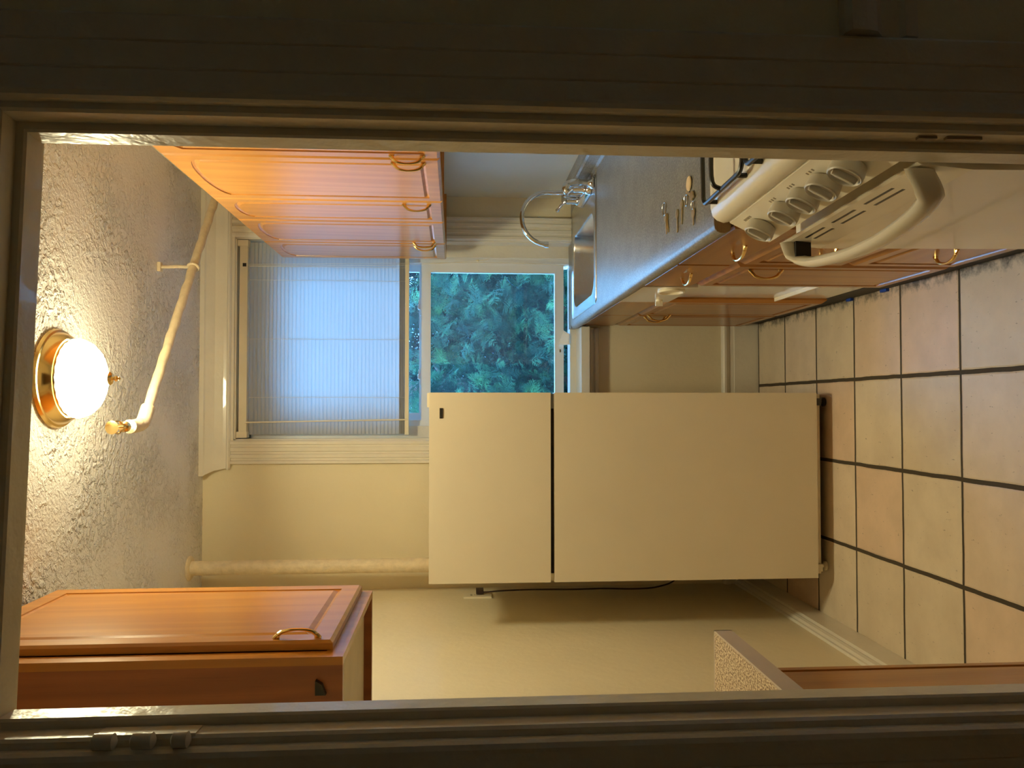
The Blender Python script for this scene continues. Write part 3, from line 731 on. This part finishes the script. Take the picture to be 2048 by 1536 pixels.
for y0, y1 in ((-.240, -.012), (-.488, -.256)):
    for x0, x1 in ((.064, .318), (.332, .586)): lobj('grate', grate(x0, x1, y0, y1), M['black'], smooth=True)
# slanted control panel
b = NB(); pf = [(.032, 0, .884), (.036, 0, .885), (.06, 0, .885), (.06, 0, .795), (-.004, 0, .795), (-.008, 0, .800)]
L = [[Vector((x, y, z)) for x, _, z in pf] for y in (-D, 0)]
loops(b, L); cp_ = lobj('control_panel', b, M['enamel'], bev=.002)
PN = Vector((-.903, 0, .430)).normalized(); PU = Vector((.430, 0, .903)).normalized()
def onpanel(y, v): return Vector((.012, y, .842))+PU*v
for y in (-.066, -.186, -.268, -.346, -.428):
    b = NB(); c = onpanel(y, -.002); q = Vector((0, 0, 1)).rotation_difference(PN)
    V1 = Vector((0, 1, 0))
    def disc(r, h, e=1.0): return [c+PU*(math.sin(a)*r*e)+V1*(math.cos(a)*r)+PN*h for a in [2*math.pi*k/32 for k in range(32)]]
    loops(b, [disc(.024, 0), disc(.0275, .002), disc(.0290, .014), disc(.0285, .0215), disc(.0265, .0235), disc(.0245, .0220), disc(.0235, .0185)])
    L = []                                                 # raised finger ridge across the face
    for w_, h, e in ((.0062, .017, 1), (.0056, .0245, 1), (.0040, .0268, .96), (.0018, .0275, .9)):
        L.append([c+PU*(u_*e)+V1*v_*w_+PN*h for u_, v_ in ((-.020, -.6), (-.014, -1), (.014, -1), (.022, -.6), (.022, .6), (.014, 1), (-.014, 1), (-.020, .6))])
    loops(b, L)
    lobj('knob', b, M['knob'], smooth=True)
for y in (-.066, -.186, -.268, -.346, -.428):               # printed marks above each knob
    b = NB()
    for k in range(3 if y != -.066 else 5):
        c = onpanel(y+.006+(-.010*k if y != -.066 else .012-.007*k), .030); u2 = Vector((0, 1, 0))
        loops(b, [[c+u2*a_*.0022+PU*b_*.0028+PN*h for a_, b_ in ((-1, -1), (1, -1), (1, 1), (-1, 1))] for h in (0, .0004)])
    lobj('dial_mark', b, M['ink'], parent=cp_)
# oven door
b = NB(); pf = [(.03, 0, .10), (-.010, 0, .10), (-.014, 0, .104), (-.020, 0, .690), (-.018, 0, .712), (-.0135, 0, .770), (-.011, 0, .776), (-.008, 0, .774), (-.006, 0, .742), (.03, 0, .742)]
loops(b, [[Vector((x, y, z)) for x, _, z in pf] for y in (-D, -.002)]); od = lobj('oven_door', b, M['enamel'], bev=.002)
b = NB(); sn = Vector((-.997, 0, .077)); su = Vector((.077, 0, .997))
for y0, y1 in ((-.150, -.070), (-.270, -.185), (-.395, -.305)):
    for v in (.012, .030):
        c = Vector((-.0170, 0, .722))+su*v
        loops(b, [[c+Vector((0, yy, 0))+su*s*.0026+sn*h for yy, s in ((y0, -1), (y1, -1), (y1, 1), (y0, 1))] for h in (0, .0006)])
lobj('vent_slot', b, M['black'], parent=od)
b = NB()
hp = [(-.014, -.020, .762), (-.044, -.024, .752), (-.058, -.045, .738), (-.068, -.10, .733), (-.078, -.20, .731), (-.080, -.27, .730), (-.078, -.34, .731), (-.066, -.43, .733), (-.050, -.475, .740), (-.014, -.485, .762)]
P = smooth_pts(hp, 4); L = []
for i, p in enumerate(P):
    tg = (P[min(i+1, len(P)-1)]-P[max(i-1, 0)]).normalized(); a = tg.cross(Vector((0, 0, 1))).normalized(); u_ = Vector((0, 0, 1))
    s = i/(len(P)-1); wd = .019 if .12 < s < .88 else .024; th = .011
    L.append([p+a*math.cos(k*math.pi/6)*th+u_*math.sin(k*math.pi/6)*wd for k in range(12)])
loops(b, L); lobj('handle', b, M['enamel'], parent=od, smooth=True)
b = NB(); box(b, -.045, -.012, -.040, -.028, .728, .760); lobj('handle_end', b, M['darkgap'], parent=od)
b = NB(); box(b, .0, .03, -D, -.002, .0, .096); lobj('drawer', b, M['enamel'], bev=.004)

# ------------------------------------------------------------------ refrigerator
FY = 3.005
fr = thing('refrigerator', 'almond top-freezer refrigerator with a small black badge in front of the window', 'refrigerator', (-.306, 3.36, 0))
FX0, FX1 = -.662, .049
obj('cabinet', bx(FX0+.004, FX1-.004, FY+.062, 3.70, .03, 1.545), M['fridge'], fr, bev=.006)
fz = obj('freezer_door', bx(FX0, FX1, FY, FY+.055, 1.103, 1.559), M['fridge'], fr, bev=.006, seg=3)
fd = obj('fridge_door', bx(FX0, FX1, FY, FY+.055, .070, 1.089), M['fridge'], fr, bev=.006, seg=3)
b = NB(); box(b, FX0+.01, FX1-.012, FY+.02, FY+.062, 1.075, 1.115); box(b, FX0+.012, FX1-.012, FY+.055, FY+.0625, .075, 1.55); obj('gasket', b, M['darkgap'], fr)
b = NB(); box(b, FX1-.060, FX1-.004, FY+.012, FY+.05, 1.089, 1.103); obj('door_hinge', b, M['nickel'], fr)
b = NB(); box(b, FX0+.004, FX0+.03, FY+.012, FY+.05, 1.089, 1.103); obj('door_hinge', b, M['ivory'], fr)
b = bx(FX1-.055, FX1-.002, FY+.01, FY+.10, 1.559, 1.567); obj('hinge_cover', b, M['ivory'], fr, bev=.003)
bd = obj('badge', bx(-.048, -.009, FY-.0025, FY, 1.508, 1.520), M['badge'], fz, bev=.0008)
b = NB()
for k in range(9): box(b, -.044+k*.0036, -.0418+k*.0036, FY-.0029, FY-.0024, 1.5125, 1.5160)
obj('badge_lettering', b, M['nickel'], fz)
b = NB(); extr(b, [(FX0+.02, 0, .080), (FX0+.02, 0, .050), (FX0+.028, 0, .047), (FX0+.11, 0, .047), (FX0+.125, 0, .064), (FX1-.145, 0, .064), (FX1-.13, 0, .040), (FX1-.06, 0, .040), (FX1-.05, 0, .080)], (0, FY+.055, 0), (0, FY+.075, 0)); obj('kick_plate', b, M['fridge'], fr)
obj('underside', bx(FX0+.02, FX1-.02, FY+.08, 3.69, .024, .035), M['darkgap'], fr)
for x, nm in ((FX0+.03, 'foot'), (FX1-.035, 'foot')):
    b = NB(); lathe(b, [(.012, 0), (.018, .002), (.018, .010), (.008, .014), (.008, .035)], (x, FY+.08, 0), n=16); box(b, x-.014, x+.014, FY+.04, FY+.10, .034, .069); obj(nm, b, M['black'] if x > -.3 else M['ivory'], fr, smooth=False)
for x in (FX0+.05, FX1-.05):
    b = NB(); lathe(b, [(.012, 0), (.018, .002), (.018, .014)], (x, 3.62, 0), n=16); obj('foot', b, M['black'], fr)
# power cord from the left wall outlet
b = NB(); px = XL+.012
cp0 = [(px+.006, 3.622, 1.345), (px+.012, 3.60, 1.31), (px+.02, 3.58, 1.26), (px+.028, 3.56, 1.15), (px+.03, 3.55, 1.05), (px+.026, 3.56, .93), (px+.03, 3.55, .80), (px+.024, 3.56, .66), (px+.03, 3.57, .55), (px+.06, 3.60, .46), (px+.16, 3.64, .42), (FX0+.02, 3.66, .40)]
tube(b, smooth_pts(cp0, 6), .0035, 8); cord = obj('power_cord', b, M['rubber'], fr, smooth=True, label='dark brown power cord')
b = NB(); box(b, px+.0005, px+.020, 3.608, 3.648, 1.335, 1.368); obj('plug', b, M['rubber'], cord, bev=.004)
ou = thing('wall_outlet', 'cream wall outlet plate on the left wall beside the refrigerator', 'outlet', (XL, 3.62, 1.30))
b = bx(XL, XL+.008, 3.580, 3.655, 1.300, 1.425); obj('cover_plate', b, M['ivory'], ou, bev=.003)
b = NB(); box(b, XL+.008, XL+.0085, 3.604, 3.608, 1.385, 1.394); box(b, XL+.008, XL+.0085, 3.620, 3.624, 1.385, 1.394); box(b, XL+.008, XL+.0085, 3.612, 3.616, 1.372, 1.377); obj('socket_slots', b, M['darkgap'], ou)

# ------------------------------------------------------------------ keys
def key_bm(bm, o, ang, L_=.052, bow=.0115, z=CZ+.0012, th=.0022, tilt=0):
    o = Vector((o[0], o[1], z)); a = Vector((math.cos(ang), math.sin(ang), 0)); n = Vector((-math.sin(ang), math.cos(ang), 0))
    out = [(0+bow*(1-math.cos(t)), bow*math.sin(t)*.95) for t in [math.pi*k/8 for k in range(9)]]
    up = [(p, q) for p, q in out if p < bow*1.8]
    pr = up+[(bow*1.95, .0042), (L_*.55, .0040), (L_*.62, .0030), (L_*.70, .0042), (L_*.78, .0028), (L_*.88, .0040), (L_, .0008), (L_, -.0030), (bow*1.95, -.0042)]+[(p, -q) for p, q in reversed(up[1:])]
    z1 = Vector((0, 0, 1))
    loops(bm, [[o+a*p+n*q+z1*(h+tilt*p) for p, q in pr] for h in (0, th)])
    return bm
def ring_bm(bm, c, r, z=CZ+.003, w=.0011, tl=.06):
    for dz in (0, .0014):
        P = [Vector((c[0]+r*math.cos(2*math.pi*k/28), c[1]+r*math.sin(2*math.pi*k/28), z+dz+.001*math.sin(4*math.pi*k/28))) for k in range(30)]
        tube(bm, P, w, 6)
    return bm
kr = thing('key_ring', 'steel ring with a pair of brass keys, farthest from the stove', 'keys', (.48, 2.03, CZ))
b = NB(); ring_bm(b, (.515, 2.058), .017); obj('ring', b, M['nickel'], kr, smooth=True)
for k, a in ((0, R(203)), (1, R(193))):
    b = key_bm(NB(), (.500, 2.046), a, .056, z=CZ+.0012+.0024*k); obj('key', b, M['key'], kr)
lk = obj('key', key_bm(NB(), (.487, 1.944), R(183), .058), M['key']); tag(lk, 'single loose brass key lying closer to the ringed pair of keys', 'key', 'loose keys')
lk = obj('key', key_bm(NB(), (.500, 1.902), R(180), .060), M['key']); tag(lk, 'single loose brass key lying closer to the fob key chain', 'key', 'loose keys')
kc = thing('key_chain', 'key chain with a round tan fob and keys, closest to the stove grate', 'keys', (.48, 1.83, CZ))
b = NB(); ring_bm(b, (.487, 1.858), .013); obj('ring', b, M['nickel'], kc, smooth=True); b = NB(); ring_bm(b, (.462, 1.805), .009); obj('ring', b, M['nickel'], kc, smooth=True)
b = NB(); lathe(b, [(.004, 0), (.0165, .0005), (.018, .002), (.0165, .004), (.004, .0045)], (.522, 1.838, CZ+.001), n=28); obj('fob', b, plain('tan_fob', (.80, .60, .33), .4), kc, smooth=True, label='round tan fob')
for (x, y), a, l, z in (((.482, 1.806), R(72)-R(8), .062, 0), ((.490, 1.822), R(250), .030, .0026), ((.456, 1.806), R(185), .040, .001)):
    b = key_bm(NB(), (x, y), a, l, z=CZ+.0012+z); obj('key', b, M['key'], kc)

# white plastic film hanging on the window ledge
b = NB(); rnd = random.Random(4); gx, gy = 10, 8; V = []
for i in range(gx+1):
    row = []
    for j in range(gy+1):
        u_, v_ = i/gx, j/gy
        row.append(Vector((.296+.085*u_*(.6+.4*v_)+.004*rnd.random(), 3.880+.050*v_, .9035+.060*math.sin(v_*math.pi*.62)*(1-.55*u_)+.004*rnd.random())))
    V.append(row)
loops(b, V, closed=False); o = obj('plastic_bag', b, M['bag'], smooth=True); sm = o.modifiers.new('s', 'SOLIDIFY'); sm.thickness = .0015
tag(o, 'crumpled white plastic film stuffed under the raised window sash', 'plastic bag')

# ------------------------------------------------------------------ outside
struct('floor_outside', bx(-8, 9, 4.12, 16, -.65, -.6), M['ground'])
def frond_template(rng, m, jn):
    """one flat feathery spray of unit length along +x: a stem with alternating toothed side twigs, each blade five vertices"""
    Nv = []
    def blade(p, q, w):
        t = q-p; l = np.linalg.norm(t)+1e-9; sd = np.cross(t/l, [0, 0, 1.0])*w
        Nv.extend([p-sd*.6, p+sd*.6, p+t*.5+sd, q, p+t*.5-sd])
    blade(np.zeros(3), np.array([1.0, 0, 0]), .016)
    for i in range(m):
        f = (i+.6)/m; p = np.array([f, 0, 0]); L = .60*(1-f)+.14
        for sg in (-1, 1):
            dr = np.array([.75+rng.normal(0, .12), sg*.8, rng.normal(0, .30)]); dr /= np.linalg.norm(dr); q = p+dr*L*rng.uniform(.7, 1.15)
            blade(p, q, L*.028+.005)
            for j in range(jn):
                g = (j+.8)/(jn+1); l2 = L*.40*(1-g*.6)
                for s2 in (-1, 1):
                    e = dr*.8+np.array([-dr[1], dr[0], rng.normal(0, .3)])*s2*.6; e /= np.linalg.norm(e); pp = p+dr*L*g
                    blade(pp, pp+e*l2, l2*.085+.0035)
    return np.array(Nv)
def tree(name, label, trunk, crown, nf, size, mat, seed, limbs, detail):
    rng = np.random.default_rng(seed)
    t = thing(name, label, 'tree', (trunk[0], trunk[1], -.6))
    b = NB(); tx, ty = trunk
    tube(b, smooth_pts([(tx, ty, -.6), (tx+.03, ty, .8), (tx-.04, ty+.02, 1.6), (tx, ty, 2.1)], 6), [.11-.0036*i for i in range(19)], 10)
    obj('trunk', b, M['bark'], t, smooth=True)
    for p0, p1 in limbs:
        b = NB(); p0 = Vector(p0); p1 = Vector(p1); mid = p0.lerp(p1, .5)+Vector((0, 0, .06))
        P = smooth_pts([p0, mid, p1], 6); tube(b, P, [.032-.0018*i for i in range(len(P))], 8); obj('branch', b, M['bark'], t, smooth=True)
    (cx, cy, cz), (rx, ry, rz) = crown
    temps = [frond_template(rng, *detail) for _ in range(16)]; parts = []
    for i in range(nf):
        v = rng.normal(size=3); v /= np.linalg.norm(v); r = rng.uniform(.02, 1)**.5
        v[1] = -abs(v[1])*.9 if rng.random() < .75 else v[1]
        c = np.array([cx+v[0]*rx*r, cy+v[1]*ry*r, cz+v[2]*rz*r])
        d = np.array([v[0]*.8+rng.normal(0, .6), v[1]*.7-.1+rng.normal(0, .45), -.2+rng.normal(0, .6)]); d /= np.linalg.norm(d)
        fl = rng.normal(size=3); b2 = np.cross(fl, d); b2 /= np.linalg.norm(b2); b3 = np.cross(d, b2)
        parts.append((temps[i % 16]*(size*rng.uniform(.6, 1.4))) @ np.array([d, b2, b3])+c)
    V = (np.concatenate(parts)-np.array([trunk[0], trunk[1], -.6])).astype(np.float32); nF = len(V)//5
    me = bpy.data.meshes.new('foliage'); me.vertices.add(len(V)); me.vertices.foreach_set('co', V.ravel())
    me.loops.add(nF*5); me.loops.foreach_set('vertex_index', np.arange(nF*5, dtype=np.int32))
    me.polygons.add(nF); me.polygons.foreach_set('loop_start', np.arange(0, nF*5, 5, dtype=np.int32)); me.polygons.foreach_set('loop_total', np.full(nF, 5, dtype=np.int32))
    me.update(); me.validate(); me.materials.append(mat)
    o = bpy.data.objects.new('foliage', me); C.objects.link(o); o.parent = t
    return t
tree('cypress_tree', 'feathery bright green cypress close outside the window', (.15, 5.75), ((.25, 5.6, 1.0), (1.2, .6, 1.05)), 2300, .12, M['leaf'], 3,
     (((.15, 5.75, 1.5), (.7, 5.5, 1.72)), ((.15, 5.75, 1.0), (-.3, 5.4, 1.3)), ((.15, 5.75, .5), (.8, 5.3, .75))), (7, 4))
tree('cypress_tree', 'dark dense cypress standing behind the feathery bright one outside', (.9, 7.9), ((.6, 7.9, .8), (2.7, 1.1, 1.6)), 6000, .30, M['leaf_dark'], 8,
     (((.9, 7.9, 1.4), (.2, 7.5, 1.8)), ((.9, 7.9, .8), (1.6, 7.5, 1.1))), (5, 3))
